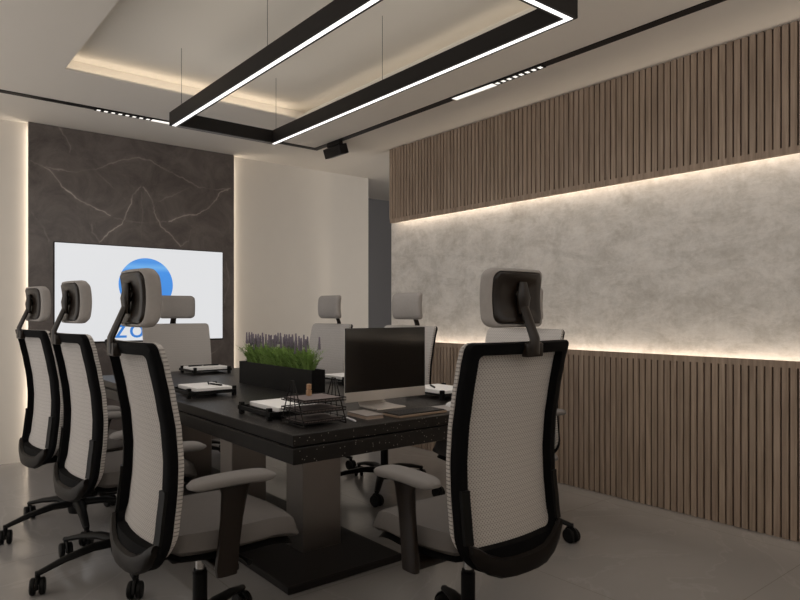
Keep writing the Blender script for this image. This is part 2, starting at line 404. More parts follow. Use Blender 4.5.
# marble slab with mirrored veins (vein stored per vertex)
def marble():
    x0, x1, z0, z1 = 0.953, 2.705, 0.001, CZ - 0.002
    V = [[(.97,2.42),(.99,2.41),(1.11,2.36),(1.2,2.24),(1.34,2.13),(1.45,2.09),(1.57,2.04)],
         [(1.08,2.385),(1.3,2.37),(1.40,2.41),(1.47,2.42),(1.6,2.50),(1.81,2.57),(1.93,2.55),(2.08,2.48),(2.2,2.44),(2.34,2.38)],
         [(2.34,2.38),(2.45,2.37),(2.56,2.38),(2.67,2.40)],
         [(2.64,2.39),(2.56,2.35),(2.52,2.28),(2.45,2.19),(2.34,2.12),(2.2,2.09),(2.08,2.03)],
         [(1.82,2.31),(1.75,2.23),(1.74,2.15),(1.70,2.07),(1.67,1.97),(1.57,1.90),(1.49,1.80)],
         [(1.85,2.31),(1.90,2.24),(1.93,2.19),(1.95,2.10),(2.01,1.97),(2.10,1.90),(2.18,1.81)],
         [(1.17,2.73),(1.22,2.65),(1.25,2.58),(1.25,2.53)],
         [(1.42,1.95),(1.43,1.88),(1.49,1.80)], [(2.28,1.97),(2.26,1.87),(2.18,1.81)],
         [(1.83,2.27),(1.84,2.1),(1.83,1.85)], [(1.47,2.38),(1.6,2.28),(1.7,2.18)], [(2.26,2.36),(2.1,2.26),(1.98,2.2)],
         [(0.98,2.0),(1.05,1.9),(1.1,1.78)], [(1.6,2.02),(1.8,1.99),(2.05,2.03)],
         [(1.05,0.95),(1.3,0.80),(1.5,0.9),(1.7,0.7),(1.9,0.55)],[(1.16,0.72),(1.30,0.82),(1.38,0.93),(1.5,1.1)],
         [(2.6,0.9),(2.4,0.75),(2.2,0.8)],[(2.62,1.7),(2.66,1.5),(2.6,1.3)],[(2.65,0.3),(2.4,0.5),(2.1,0.4)]]
    W = [1, .55, .6, .8, 1, 1, .4, .5, .5, .2, .25, .25, .25, .25, .4, .8, .4, .3, .4]
    nx, nz = 400, 600
    from mathutils import noise
    val = [[0.0] * (nx + 1) for _ in range(nz + 1)]
    dx, dz = (x1 - x0) / nx, (z1 - z0) / nz
    for poly, w in zip(V, W):
        for (ax, az), (bx, bz) in zip(poly, poly[1:]):
            m = 0.05
            i0 = max(0, int((min(ax, bx) - m - x0) / dx)); i1 = min(nx, int((max(ax, bx) + m - x0) / dx) + 1)
            j0 = max(0, int((min(az, bz) - m - z0) / dz)); j1 = min(nz, int((max(az, bz) + m - z0) / dz) + 1)
            L2 = (bx - ax) ** 2 + (bz - az) ** 2 + 1e-9
            for j in range(j0, j1 + 1):
                for i in range(i0, i1 + 1):
                    x = x0 + i * dx; z = z0 + j * dz
                    q = noise.noise_vector(Vector((x * 14, z * 14, 0))) * 0.010 + noise.noise_vector(Vector((x * 45, z * 45, 3))) * 0.006
                    x += q.x; z += q.y
                    u = max(0, min(1, ((x - ax) * (bx - ax) + (z - az) * (bz - az)) / L2))
                    d = math.hypot(x - ax - u * (bx - ax), z - az - u * (bz - az))
                    br = 0.55 + 0.9 * noise.noise(Vector((x * 6, z * 6, 9)))
                    s = w * max(0.15, br) * (1.0 * math.exp(-(d / 0.0042) ** 2) + 0.10 * math.exp(-(d / 0.02) ** 2))
                    if s > val[j][i]: val[j][i] = s
    verts = []; faces = []; vals = []
    for j in range(nz + 1):
        for i in range(nx + 1):
            verts.append((x0 + i * dx, 5.90, z0 + j * dz)); vals.append(val[j][i])
    for j in range(nz):
        for i in range(nx):
            a = j * (nx + 1) + i
            faces.append((a, a + 1, a + nx + 2, a + nx + 1))
    n0 = len(verts)
    for (x, z) in ((x0, z0), (x1, z0), (x1, z1), (x0, z1)):
        for y in (5.90, 5.93): verts.append((x, y, z)); vals.append(0)
    q = n0
    faces += [(q, q + 2, q + 3, q + 1), (q + 2, q + 4, q + 5, q + 3), (q + 4, q + 6, q + 7, q + 5), (q + 6, q, q + 1, q + 7), (q + 1, q + 3, q + 5, q + 7)]
    me = bpy.data.meshes.new('marble_slab'); me.from_pydata(verts, [], faces)
    a = me.attributes.new('vein', 'FLOAT', 'POINT'); a.data.foreach_set('value', vals)
    me.materials.append(M['marble'])
    o = bpy.data.objects.new('marble_slab', me); C.objects.link(o)
    return tag(o, 'tall dark brown marble slab with pale mirrored veins behind the television', 'wall panel')
marble()
# spacer battens that hold the slab off the wall
b = B()
for x in (1.3, 1.83, 2.35): box(b, x - .03, x + .03, 5.93, 5.97, 0.001, CZ - .002)
struct(obj('trim_2', b, 'black_metal'))

# ============================================================ TELEVISION
t = thing('television', 'large flat television showing a white picture with a blue disc, on the marble slab', 'television', (1.858, 5.88, 1.363))
hw, hh = 0.7265, 0.418
b = B(); box(b, -hw, hw, 0.0, 0.02, -hh, hh, 0.003); obj('casing', b, 'black_plastic', t)
b = B(); box(b, -hw + .006, hw - .006, -0.001, 0.002, -hh + .012, hh - .006); scr = obj('screen', b, 'screen_white', t)
scr['label'] = 'lit white screen'
b = B(); bmesh.ops.create_circle(b, cap_ends=True, radius=0.235, segments=64, matrix=Matrix.Rotation(R(90), 4, 'X'))
d = obj('blue_disc', b, 'disc', scr); d.location = (0.010, -0.002, 0.085)
def text_mesh(name, s, size, loc, rot, m, parent, ext=0.0005):
    cu = bpy.data.curves.new(name, 'FONT'); cu.body = s; cu.size = size; cu.extrude = ext
    cu.space_character = 1.12; cu.align_x = 'CENTER'; cu.resolution_u = 4
    o = bpy.data.objects.new(name + '_c', cu); C.objects.link(o)
    dg = bpy.context.evaluated_depsgraph_get()
    me = bpy.data.meshes.new_from_object(o.evaluated_get(dg))
    bpy.data.objects.remove(o)
    me.materials.clear(); me.materials.append(M[m])
    o = bpy.data.objects.new(name, me); C.objects.link(o); o.parent = parent; o.location = loc; o.rotation_euler = rot
    return o
text_mesh('screen_lettering', 'zoom', 0.25, (0.050, -0.002, -0.380), (R(90), 0, 0), 'logo_blue', scr)
b = B(); box(b, -0.2, 0.2, 0.02, 0.022, -0.15, 0.15); obj('wall_mount', b, 'black_metal', t)

# ============================================================ CEILING LIGHTS
# pendant: rectangular ring
PX0, PX1, PY0, PY1, PZ, PH, PW = 1.46, 2.216, 1.59, 4.146, 2.395, 0.085, 0.05
t = thing('pendant_light', 'black rectangular ring pendant with white lit underside hung over the table', 'pendant light', ((PX0 + PX1) / 2, (PY0 + PY1) / 2, PZ))
ax, ay = (PX1 - PX0) / 2, (PY1 - PY0) / 2
b = B()
def rect_ring(b, ax, ay, w, z0, z1):
    o_ = [(-ax, -ay), (ax, -ay), (ax, ay), (-ax, ay)]
    i_ = [(-ax + w, -ay + w), (ax - w, -ay + w), (ax - w, ay - w), (-ax + w, ay - w)]
    vo0 = [b.verts.new((x, y, z0)) for x, y in o_]; vo1 = [b.verts.new((x, y, z1)) for x, y in o_]
    vi0 = [b.verts.new((x, y, z0)) for x, y in i_]; vi1 = [b.verts.new((x, y, z1)) for x, y in i_]
    for k in range(4):
        n = (k + 1) % 4
        b.faces.new((vo0[k], vo0[n], vo1[n], vo1[k])); b.faces.new((vi0[n], vi0[k], vi1[k], vi1[n]))
        b.faces.new((vo1[k], vo1[n], vi1[n], vi1[k])); b.faces.new((vi0[k], vi0[n], vo0[n], vo0[k]))
rect_ring(b, ax, ay, PW, 0, PH); obj('housing', b, 'black_metal', t)
b = B(); g = 0.0135
box(b, -ax + g, -ax + PW - g, -ay + g, ay - g, -0.0015, 0.0005); box(b, ax - PW + g, ax - g, -ay + g, ay - g, -0.0015, 0.0005)
box(b, -ax + PW - g, ax - PW + g, -ay + g, -ay + PW - g, -0.0015, 0.0005)
obj('diffuser', b, 'pend_led', t)
b = B(); box(b, -ax + PW - g, ax - PW + g, ay - PW + g, ay - g, -0.0015, 0.0005); dz_ = obj('end_cover', b, 'pad_grey', t); dz_['label'] = 'unlit grey cover under the far bar'
for (x, y) in ((1.485, 4.0), (2.19, 4.09), (2.19, 2.86), (1.485, 2.86), (1.485, 1.75), (2.19, 1.75)):
    b = B(); tube(b, [(x - (PX0 + PX1) / 2, y - (PY0 + PY1) / 2, PH), (x - (PX0 + PX1) / 2, y - (PY0 + PY1) / 2, 2.85 - PZ)], 0.0013, 6)
    obj('suspension_wire', b, 'black_metal', t)

# magnetic track, a rectangle loop round the recess (far run and right run show)
t = thing('ceiling_track', 'slim black lighting track running along the ceiling in an L', 'light track', (3.2, 5.2, CZ))
TW = 0.029
b = B(); box(b, -5.2, TW, -TW, TW, -0.006, -0.0005); obj('rail', b, 'black_metal', t)
b = B(); box(b, -TW, TW, -7.2, -TW, -0.006, -0.0005); obj('rail', b, 'black_metal', t)
def lin(x0, x1, y0, y1, label):
    o = thing('linear_track_light', label, 'track light', ((x0 + x1) / 2, (y0 + y1) / 2, CZ - .006))
    a, c = (x1 - x0) / 2, (y1 - y0) / 2
    b = B(); box(b, -a, a, -c, c, -0.006, 0); obj('housing', b, 'black_metal', o)
    b = B(); box(b, -a + .003, a - .003, -c + .003, c - .003, -0.0075, -0.005); obj('diffuser', b, 'track_led', o)
lin(1.69, 2.09, 5.2 - .027, 5.2 + .027, 'white lit bar in the far track beside the pendant corner, above the marble slab')
lin(3.2 - .027, 3.2 + .027, 2.95, 3.342, 'white lit bar in the right-hand track above the slatted wall')
def spots(x0, y0, dx, dy, label):
    o = thing('spot_array_light', label, 'track light', (x0, y0, CZ - .006))
    L_ = 8
    b = B()
    if dx: box(b, 0, dx * 8, -.027, .027, -0.006, 0)
    else: box(b, -.027, .027, 0, dy * 8, -0.006, 0)
    obj('housing', b, 'black_metal', o)
    for k in range(8):
        b = B(); q = abs(dx or dy)
        c = Vector((dx, dy, 0)) * (k + .5)
        h = q * 0.24
        if dx: box(b, c.x - h, c.x + h, -.014, .014, -.0075, -.005)
        else: box(b, -.014, .014, c.y - h, c.y + h, -.0075, -.005)
        obj('lens', b, 'track_led', o)
spots(1.276, 5.2, 0.0517, 0, 'row of eight small square spots in the far track, left of the pendant')
spots(3.2, 2.547, 0, 0.0503, 'row of eight small square spots in the right-hand track')
t = thing('track_spotlight', 'black box spotlight hanging from the track corner near the corridor', 'spotlight', (3.2, 4.88, CZ - .006))
b = B(); box(b, -.02, .02, -.10, .10, -.03, 0, .002); obj('adapter', b, 'black_metal', t)
b = B(); box(b, -.045, .045, -.13, .13, -.115, -.028, .006); lb_ = obj('lamp_body', b, 'black_metal', t); lb_.rotation_euler = (0, R(-18), 0); lb_.location = (-.012, 0, -.008)
b = B(); box(b, -.03, .03, -.11, .11, -.117, -.114); obj('lens', b, 'shell', lb_)

# ============================================================ TABLE
TX0, TX1, TY0, TY1, TZ = 1.19, 2.53, 2.09, 4.95, 0.75
t = thing('conference_table', 'long dark speckled stone conference table on steel pillars', 'table', ((TX0 + TX1) / 2, (TY0 + TY1) / 2, 0))
a, c = (TX1 - TX0) / 2, (TY1 - TY0) / 2
b = B(); box(b, -a, a, -c, c, 0.708, TZ, .002, 1); obj('tabletop', b, 'granite', t)
b = B(); box(b, -a + .012, a - .012, -c + .012, c - .012, 0.699, 0.7085); obj('shadow_gap', b, 'black_plastic', t)
b = B(); box(b, -a, a, -c, c, 0.640, 0.6995, .002, 1); obj('apron', b, 'granite', t)
for y in (2.735, 3.54, 4.35):
    b = B(); box(b, 1.61 - 1.86, 1.83 - 1.86, y - 3.52, y - 3.52 + .165, 0.03, 0.640, .003, 1); obj('pillar', b, 'steel', t)
b = B(); box(b, 1.36 - 1.86, 1.98 - 1.86, 2.43 - 3.52, 4.75 - 3.52, 0.0, 0.035, .004, 1); obj('base_plate', b, 'black_metal', t)

# ============================================================ CHAIR
def rr_outline(hw, z0, z1, rt, rb, n=10):
    """rounded-rectangle outline in (y, z), anticlockwise from lower right; top radius rt, bottom radius rb"""
    pts = []
    def arc(cy, cz, r, a0, a1):
        for k in range(n + 1):
            a = a0 + (a1 - a0) * k / n
            pts.append((cy + r * math.cos(a), cz + r * math.sin(a)))
    arc(hw - rb, z0 + rb, rb, -PI / 2, 0)
    for k in range(1, 14): pts.append((hw, z0 + rb + (z1 - rt - z0 - rb) * k / 14))
    arc(hw - rt, z1 - rt, rt, 0, PI / 2)
    for k in range(1, 8): pts.append((hw - rt - 2 * (hw - rt) * k / 8, z1))
    arc(-hw + rt, z1 - rt, rt, PI / 2, PI)
    for k in range(1, 14): pts.append((-hw, z1 - rt - (z1 - rt - z0 - rb) * k / 14))
    arc(-hw + rb, z0 + rb, rb, PI, 1.5 * PI)
    for k in range(1, 8): pts.append((-hw + rb + 2 * (hw - rb) * k / 8, z0))
    return pts
PROF = [(0.38, -0.198), (0.45, -0.196), (0.55, -0.182), (0.65, -0.171), (0.74, -0.168), (0.84, -0.175), (0.94, -0.192), (1.03, -0.211), (1.12, -0.236), (1.2, -0.26)]
def prof(z):
    if z <= PROF[0][0]: return PROF[0][1]
    for (z0, x0), (z1, x1) in zip(PROF, PROF[1:]):
        if z <= z1:
            u = (z - z0) / (z1 - z0); u = u * u * (3 - 2 * u) * 0.4 + u * 0.6
            return x0 + (x1 - x0) * u
    return PROF[-1][1]
def surf(y, z, off):  # back surface: sides wrap forward
    return Vector((prof(z) - 0.040 + 0.038 * (y / 0.25) ** 2 + off, y, z))
def loft_rings(b, rings, closed_first=False, closed_last=False):
    for a_, c_ in zip(rings, rings[1:]):
        n = len(a_)
        for k in range(n): b.faces.new((a_[k], a_[(k + 1) % n], c_[(k + 1) % n], c_[k]))
def inset(pts, hw, z0, z1, rt, rb, s):
    return rr_outline(hw - s, z0 + s, z1 - s, max(rt - s * .3, .01), max(rb - s * .5, .01))

def make_chair(label):
    t = thing('office_chair', label, 'office chair', group='mesh office chairs around the table')
    # --- five-star base
    b = B()
    lathe(b, [(0.03, 0.075), (0.045, 0.08), (0.05, 0.10), (0.05, 0.145), (0.042, 0.165), (0.03, 0.17)], 20)
    ANG = [186, 114, 42, 330, 258]
    for A_ in ANG:
        a_ = R(A_); d_ = Vector((math.cos(a_), math.sin(a_), 0))
        pts = [d_ * 0.03 + Vector((0, 0, .135)), d_ * .14 + Vector((0, 0, .138)), d_ * .26 + Vector((0, 0, .118)), d_ * .355 + Vector((0, 0, .092)), d_ * .375 + Vector((0, 0, .088))]
        tube(b, pts, [.034, .029, .023, .018, .014], 10, flat=(0.95, .62))
    base = obj('star_base', b, 'black_plastic', t, True)
    for A_ in ANG:
        a_ = R(A_); d_ = Vector((math.cos(a_), math.sin(a_), 0)); p = d_ * 0.368
        tw = R(A_ * 2.3)
        m = Matrix.Translation(p) @ Matrix.Rotation(tw, 4, 'Z')
        b = B()
        tube(b, [m @ Vector((0, 0, .055)), m @ Vector((0, 0, .098))], .011, 8)
        for k in range(7):    # hood arc between the wheels
            pass
        hood = [m @ Vector((.034 * math.cos(q), 0, .038 + .036 * math.sin(q))) for q in [R(v) for v in range(-10, 200, 20)]]
        tube(b, hood, .010, 6, flat=(1.0, .6))
        cst = obj('castor', b, 'black_plastic', t, True)
        for s in (-1, 1):
            b = B(); mm = m @ Matrix.Translation((0, s * .018, .036)) @ Matrix.Rotation(R(90), 4, 'X')
            lathe(b, [(.012, -.012), (.031, -.011), (.036, -.006), (.036, .006), (.031, .011), (.012, .012)], 20, mm)
            obj('wheel', b, 'black_plastic', cst, True)
    b = B(); lathe(b, [(.025, .165), (.025, .30), (.022, .301), (.022, .31)], 20); obj('lift_cover', b, 'black_plastic', t, True)
    b = B(); lathe(b, [(.016, .305), (.016, .40)], 16); g_ = obj('gas_lift', b, 'chrome', t, True); g_['label'] = 'chrome gas lift'
    # mechanism
    b = B(); box(b, -.13, .12, -.085, .085, .375, .425, .015, 3); box(b, -.17, -.05, -.05, .05, .385, .42, .01)
    obj('tilt_mechanism', b, 'black_plastic', t, True)
    b = B(); tube(b, [(0.05, -.08, .40), (.06, -.22, .395), (.06, -.26, .395)], [.006, .006, .010], 8); obj('tilt_lever', b, 'black_plastic', t, True)
    # seat shell and cushion
    def slab(b, hx0, hx1, hy, z0, z1, rad, dome, front):
        N1, N2 = 22, 18; top = []; bot = []
        for i in range(N1 + 1):
            rt_, rb_ = [], []
            for j in range(N2 + 1):
                u = -1 + 2 * i / N1; v = -1 + 2 * j / N2
                # squircle map
                uu = u * math.sqrt(1 - 0.30 * v * v); vv = v * math.sqrt(1 - 0.30 * u * u)
                sx = (hx0 + hx1) / 2 + uu * (hx1 - hx0) / 2 * 1.06; sy = vv * hy * 1.06
                e = max(abs(u), abs(v)); ed = max(0, (e - (1 - rad)) / rad)
                fall = math.sqrt(max(0, 1 - ed * ed))
                zt = z0 + (z1 - z0) * (0.35 + 0.65 * fall) + dome * (1 - u * u) * (1 - v * v) * 0 + dome * (v * v) * .6
                drop = front * max(0, (u - .35) / .65) ** 2
                zb = z0 + (z1 - z0) * .30 * (1 - fall)
                rt_.append(b.verts.new((sx, sy, zt - drop))); rb_.append(b.verts.new((sx, sy, zb - drop)))
            top.append(rt_); bot.append(rb_)
        for i in range(N1):
            for j in range(N2):
                b.faces.new((top[i][j], top[i + 1][j], top[i + 1][j + 1], top[i][j + 1]))
                b.faces.new((bot[i][j + 1], bot[i + 1][j + 1], bot[i + 1][j], bot[i][j]))
        def br(l0, l1):
            for k in range(len(l0) - 1): b.faces.new((l0[k], l0[k + 1], l1[k + 1], l1[k]))
        br(top[0], bot[0]); br(top[-1], bot[-1])
        br([r_[0] for r_ in top], [r_[0] for r_ in bot]); br([r_[-1] for r_ in top], [r_[-1] for r_ in bot])
    b = B(); slab(b, -.17, .275, .225, .415, .445, .3, 0, .028); obj('seat_shell', b, 'black_plastic', t, True)
    b = B(); slab(b, -.18, .295, .24, .440, .505, .16, .012, .03); obj('seat_cushion', b, 'seat_fabric', t, True)
    # backrest: woven panel with a dark ring frame behind it
    HW, Z0, Z1 = 0.244, 0.40, 1.110
    RT, RB = 0.022, 0.12
    outer = rr_outline(HW, Z0 + .02, Z1, RT, RB)
    b = B(); ringsF = []; ringsB = []
    cz = 0.76
    S = [1.0, .992, .93, .84, .72, .58, .42, .24, .08]
    for i, s in enumerate(S):
        offF = [.018, .026, .028, .028, .028, .028, .028, .028, .028][i]
        ringsF.append([b.verts.new(surf(y * s, cz + (z - cz) * s, offF)) for y, z in outer])
    for i, s in enumerate(S):
        ringsB.append([b.verts.new(surf(y * s, cz + (z - cz) * s, .010 if i < 3 else .020)) for y, z in outer])
    loft_rings(b, ringsF); loft_rings(b, ringsB); loft_rings(b, [ringsF[0], ringsB[0]])
    b.faces.new(ringsF[-1]); b.faces.new(ringsB[-1])
    obj('mesh_back', b, 'mesh', t, True, 50)
    b = B()
    o1 = rr_outline(HW - .004, Z0, Z1 - .001, RT, RB)
    def inn(s):   # opening outline
        return rr_outline(HW - .047 - s, Z0 + .076 + s, Z1 - .040 - s, .015, .035)
    i1 = inn(0)
    R0 = [b.verts.new(surf(y, z, .010)) for y, z in o1]
    R1 = [b.verts.new(surf(y * .998, cz + (z - cz) * .998, -.004)) for y, z in o1]
    R2 = [b.verts.new(surf(y * .985, cz + (z - cz) * .988, -.012)) for y, z in o1]
    mid = [((y0 + y1) / 2, (z0 + z1) / 2) for (y0, z0), (y1, z1) in zip(o1, i1)]
    Rm = [b.verts.new(surf(y, z, -.014)) for y, z in mid]
    R3 = [b.verts.new(surf(y * 1.01, cz + (z - cz) * 1.004, -.012)) for y, z in i1]
    R4 = [b.verts.new(surf(y, z, -.002)) for y, z in i1]
    R5 = [b.verts.new(surf(y, z, .019)) for y, z in i1]
    loft_rings(b, [R0, R1, R2, Rm, R3, R4, R5, R0])
    obj('back_frame', b, 'frame_black', t, True, 50)
    # lower back yoke joining the frame to the mechanism (glossy dark)
    b = B()
    ys = [-.215, -.19, -.15, -.10, -.05, 0, .05, .10, .15, .19, .215]
    ring_prev = None
    for y in ys:
        zc = Z0 + .022 + .075 * max(0, (abs(y) - .06) / .155) ** 2 - .012
        h = .030 if abs(y) < .2 else .016
        c0 = surf(y, zc, -.018)
        prof_ = [(0.004, h), (-.010, h * .8), (-.016, 0), (-.012, -h * .9), (.004, -h * 1.15), (.022, -h * 1.05), (.022, -h * .5)]
        rg = [b.verts.new(c0 + Vector((px, 0, pz))) for px, pz in prof_]
        if ring_prev:
            for k in range(len(rg)): b.faces.new((ring_prev[k], ring_prev[(k + 1) % len(rg)], rg[(k + 1) % len(rg)], rg[k]))
        else: b.faces.new(rg)
        ring_prev = rg
    b.faces.new(ring_prev)
    box(b, -.185, -.12, -.055, .055, .385, .425, .008)
    obj('back_yoke', b, 'yoke', t, True, 50)
    for s in (-1, 1):
        b = B(); n_ = 8; prev = None
        for k in range(n_ + 1):
            z = .50 + .16 * k / n_
            q = [surf(s * (HW - .046), z, -.013), surf(s * (HW - .014), z, -.013), surf(s * (HW - .016), z, -.022), surf(s * (HW - .044), z, -.022)]
            rg = [b.verts.new(v) for v in q]
            if prev:
                for kk in range(4): b.faces.new((prev[kk], prev[(kk + 1) % 4], rg[(kk + 1) % 4], rg[kk]))
            else: b.faces.new(rg)
            prev = rg
        b.faces.new(prev)
        obj('lumbar_slider', b, 'black_plastic', t, True)
    # headrest: clamp, stalk, shell and pad
    b = B()
    p0 = surf(0, 1.085, -.014)
    box(b, p0.x - .016, p0.x + .010, -.038, .038, 1.062, 1.106, .004)
    tube(b, [(p0.x - .010, 0, 1.07), (p0.x - .012, 0, 1.12), (p0.x + .018, 0, 1.19), (p0.x + .048, 0, 1.26), (p0.x + .058, 0, 1.28)],
         [.020, .019, .017, .016, .012], 12, flat=(1.15, .55))
    obj('headrest_stalk', b, 'shell', t, True, 50)
    HX = p0.x + .068; HZ = 1.247; hW, hH = .130, .094
    def hsurf(y, z, off):
        return Vector((HX + off + .020 * (y / .127) ** 2 - .05 * ((z - HZ) / .094) ** 2 * .25, y, z))
    def hring(b, s, off, rad=.03, dz=0):
        return [b.verts.new(hsurf(y * s, HZ + (z - HZ) * s + dz, off)) for y, z in rr_outline(hW, HZ - hH, HZ + hH, rad, rad)]
    b = B()
    rg = [hring(b, .05, .027), hring(b, .4, .027), hring(b, .75, .027), hring(b, .92, .023), hring(b, .985, .014), hring(b, 1.0, 0.002), hring(b, .985, -.014), hring(b, .95, -.022), hring(b, .89, -.024), hring(b, .87, -.018), hring(b, .84, 0.0), hring(b, .3, 0.0), hring(b, .05, 0.0)]
    loft_rings(b, rg); b.faces.new(rg[0]); b.faces.new(rg[-1])
    obj('headrest_pad', b, 'fabric', t, True, 60)
    b = B()
    rg = [hring(b, .05, -.004), hring(b, .80, -.004), hring(b, .865, -.016), hring(b, .86, -.026), hring(b, .80, -.030), hring(b, .60, -.024), hring(b, .35, -.020), hring(b, .05, -.018)]
    loft_rings(b, rg); b.faces.new(rg[0]); b.faces.new(rg[-1])
    # knuckle of the stalk
    tube(b, [(HX - .034, 0, HZ - .05), (HX - .036, 0, HZ + .0), (HX - .032, 0, HZ + .05)], [.012, .017, .010], 12, flat=(1.7, .8))
    obj('headrest_shell', b, 'shell', t, True, 60)
    # armrests
    for s in (-1, 1):
        b = B(); yc = s * .285; prev = None
        secs = [(.385, -.03, .034, .014), (.41, -.03, .038, .014), (.48, -.022, .037, .012), (.56, -.012, .038, .012), (.64, -.002, .045, .013), (.662, -.002, .052, .020)]
        for (z, xc, hx, hy) in secs:
            q = []
            for k in range(12):
                a_ = 2 * PI * k / 12
                ca, sa = math.cos(a_), math.sin(a_)
                q.append(b.verts.new((xc + hx * math.copysign(abs(ca) ** .6, ca), yc + hy * math.copysign(abs(sa) ** .6, sa), z)))
            if prev:
                for kk in range(12): b.faces.new((prev[kk], prev[(kk + 1) % 12], q[(kk + 1) % 12], q[kk]))
            else: b.faces.new(q)
            prev = q
        b.faces.new(prev)
        box(b, -.055, .015, min(yc, s * .08), max(yc, s * .08), .388, .412, .006)
        obj('arm_post', b, 'shell', t, True, 50)
        b = B(); N_ = 16; rings = []
        for k in range(N_ + 1):
            u = -1 + 2 * k / N_
            w = .046 * (1 - abs(u) ** 7 * .5) * (1 + .10 * u); h = .017 * math.sqrt(max(.12, 1 - abs(u) ** 9))
            x = -.01 + .14 * u; zc = .682 - .006 * abs(u) ** 2
            rings.append([b.verts.new((x, yc + w * math.copysign(abs(math.cos(2 * PI * q / 16)) ** .6, math.cos(2 * PI * q / 16)), zc + h * math.copysign(abs(math.sin(2 * PI * q / 16)) ** .7, math.sin(2 * PI * q / 16)))) for q in range(16)])
        loft_rings(b, rings); b.faces.new(rings[0]); b.faces.new(rings[-1])
        obj('arm_pad', b, 'arm_fabric', t, True, 60)
    return t
chair = make_chair('nearest of the three chairs on the left of the table, its back to us')
chair.location = (0.878, 2.19, 0); chair.rotation_euler = (0, 0, R(0))
dup(chair, (0.90, 3.18, 0), R(4), 'middle chair of the three on the left of the table, between its two neighbours')
dup(chair, (0.885, 3.98, 0), R(6), 'farthest left-hand chair, standing nearest the marble slab and lit wall edge')
w1 = dup(chair, (2.68, 2.45, 0), R(180), 'chair on the far side of the table, mostly hidden behind the big front chair')
w2 = dup(chair, (2.69, 3.49, 0), R(180), 'chair on the far side of the table, behind the desktop computer')
w3 = dup(chair, (2.68, 4.47, 0), R(180), 'chair on the far side of the table, behind the lavender planter end and computer')
dup(chair, (1.600, 1.60, 0), R(90), 'big front chair at the near end of the table, right of centre, seen from behind')
w4 = dup(chair, (1.93, 5.10, 0), R(-90), 'chair at the far end of the table, in front of the television')
for w_ in (w1, w2, w3, w4): w_.scale = (1, 1.13, 1)

# ============================================================ TABLE ITEMS
def make_tray(label):
    t = thing('document_tray', label, 'document tray', group='black desk trays on the table')
    # local: length along y (0.30), depth along x (0.22)
    b = B(); box(b, -.105, .105, -.145, .145, .022, .030, .001, 1)
    obj('tray_plate', b, 'black_plastic', t)
    for sy in (-1, 1):
        b = B(); box(b, -.150, .115, sy * .148 - .004, sy * .148 + .004, .018, .036, .001, 1); obj('side_bar', b, 'black_plastic', t)
    for sx in (-1, 1):
        for sy in (-1, 1):
            cx_ = .112 if sx > 0 else -.140
            b = B(); box(b, cx_ - .010, cx_ + .010, sy * .13 - .010, sy * .13 + .010, 0, .052, .001, 1); obj('foot', b, 'black_plastic', t)
    b = B(); box(b, -.150, -.142, -.144, .144, .018, .036, .001, 1); obj('front_bar', b, 'black_plastic', t)
    return t
def pad_on(x, y, rz, label):
    b = B(); box(b, -.098, .098, -.138, .138, 0, .020, .002, 1)
    o = obj('paper_pad', b, 'white'); o.location = (x, y, TZ + .030); o.rotation_euler = (0, 0, rz)
    return tag(o, label, 'paper pad', 'white paper pads on the desk trays')
def pen(x, y, z, rz, label, m='black_plastic', L_=.12, cat='pen'):
    b = B(); tube(b, [(-L_ / 2, 0, .005), (-L_ / 2 + .006, 0, .005), (L_ / 2 - .012, 0, .005), (L_ / 2, 0, .005)], [.0035, .005, .005, .0015], 8)
    o = obj('pen', b, m, smooth=True); o.location = (x, y, z); o.rotation_euler = (0, 0, rz)
    return tag(o, label, cat)
W_ = [(1.415, 2.57, 0, 'nearest left tray, beside the wire letter rack'),
      (1.415, 3.46, 0, 'left tray behind the near one, beside the planter end'),
      (1.925, 4.68, R(-90), 'tray at the table end nearest the television'),
      (2.365, 2.57, PI, 'tray right of the desktop computer, nearest the wood slats'),
      (2.365, 3.46, PI, 'tray between the planter and the desktop computer')]
tr = None
for i, (x, y, rz, lb) in enumerate(W_):
    if tr is None:
        tr = make_tray('black desk tray with white pad, ' + lb); tr.location = (x, y, TZ); tr.rotation_euler = (0, 0, rz)
    else: dup(tr, (x, y, TZ), rz, 'black desk tray with white pad, ' + lb)
    pad_on(x, y, rz, 'white paper pad on the ' + lb)
zt = TZ + .050
pen(1.47, 2.63, zt, R(80), 'black pen on the near left paper pad', L_=.11)
pen(1.46, 3.52, zt, R(70), 'black pen on the second left pad, nearer the planter')
pen(1.46, 3.42, zt, R(100), 'black pen on the second left pad, nearer the camera')
pen(1.86, 4.72, zt, R(10), 'left black pen on the pad in front of the television')
pen(1.98, 4.72, zt, R(-10), 'right black pen on the pad in front of the television')
pen(2.33, 2.60, zt, R(60), 'black pen on the pad right of the computer')
pen(2.34, 3.42, zt, R(60), 'black pen on the pad between planter and computer')

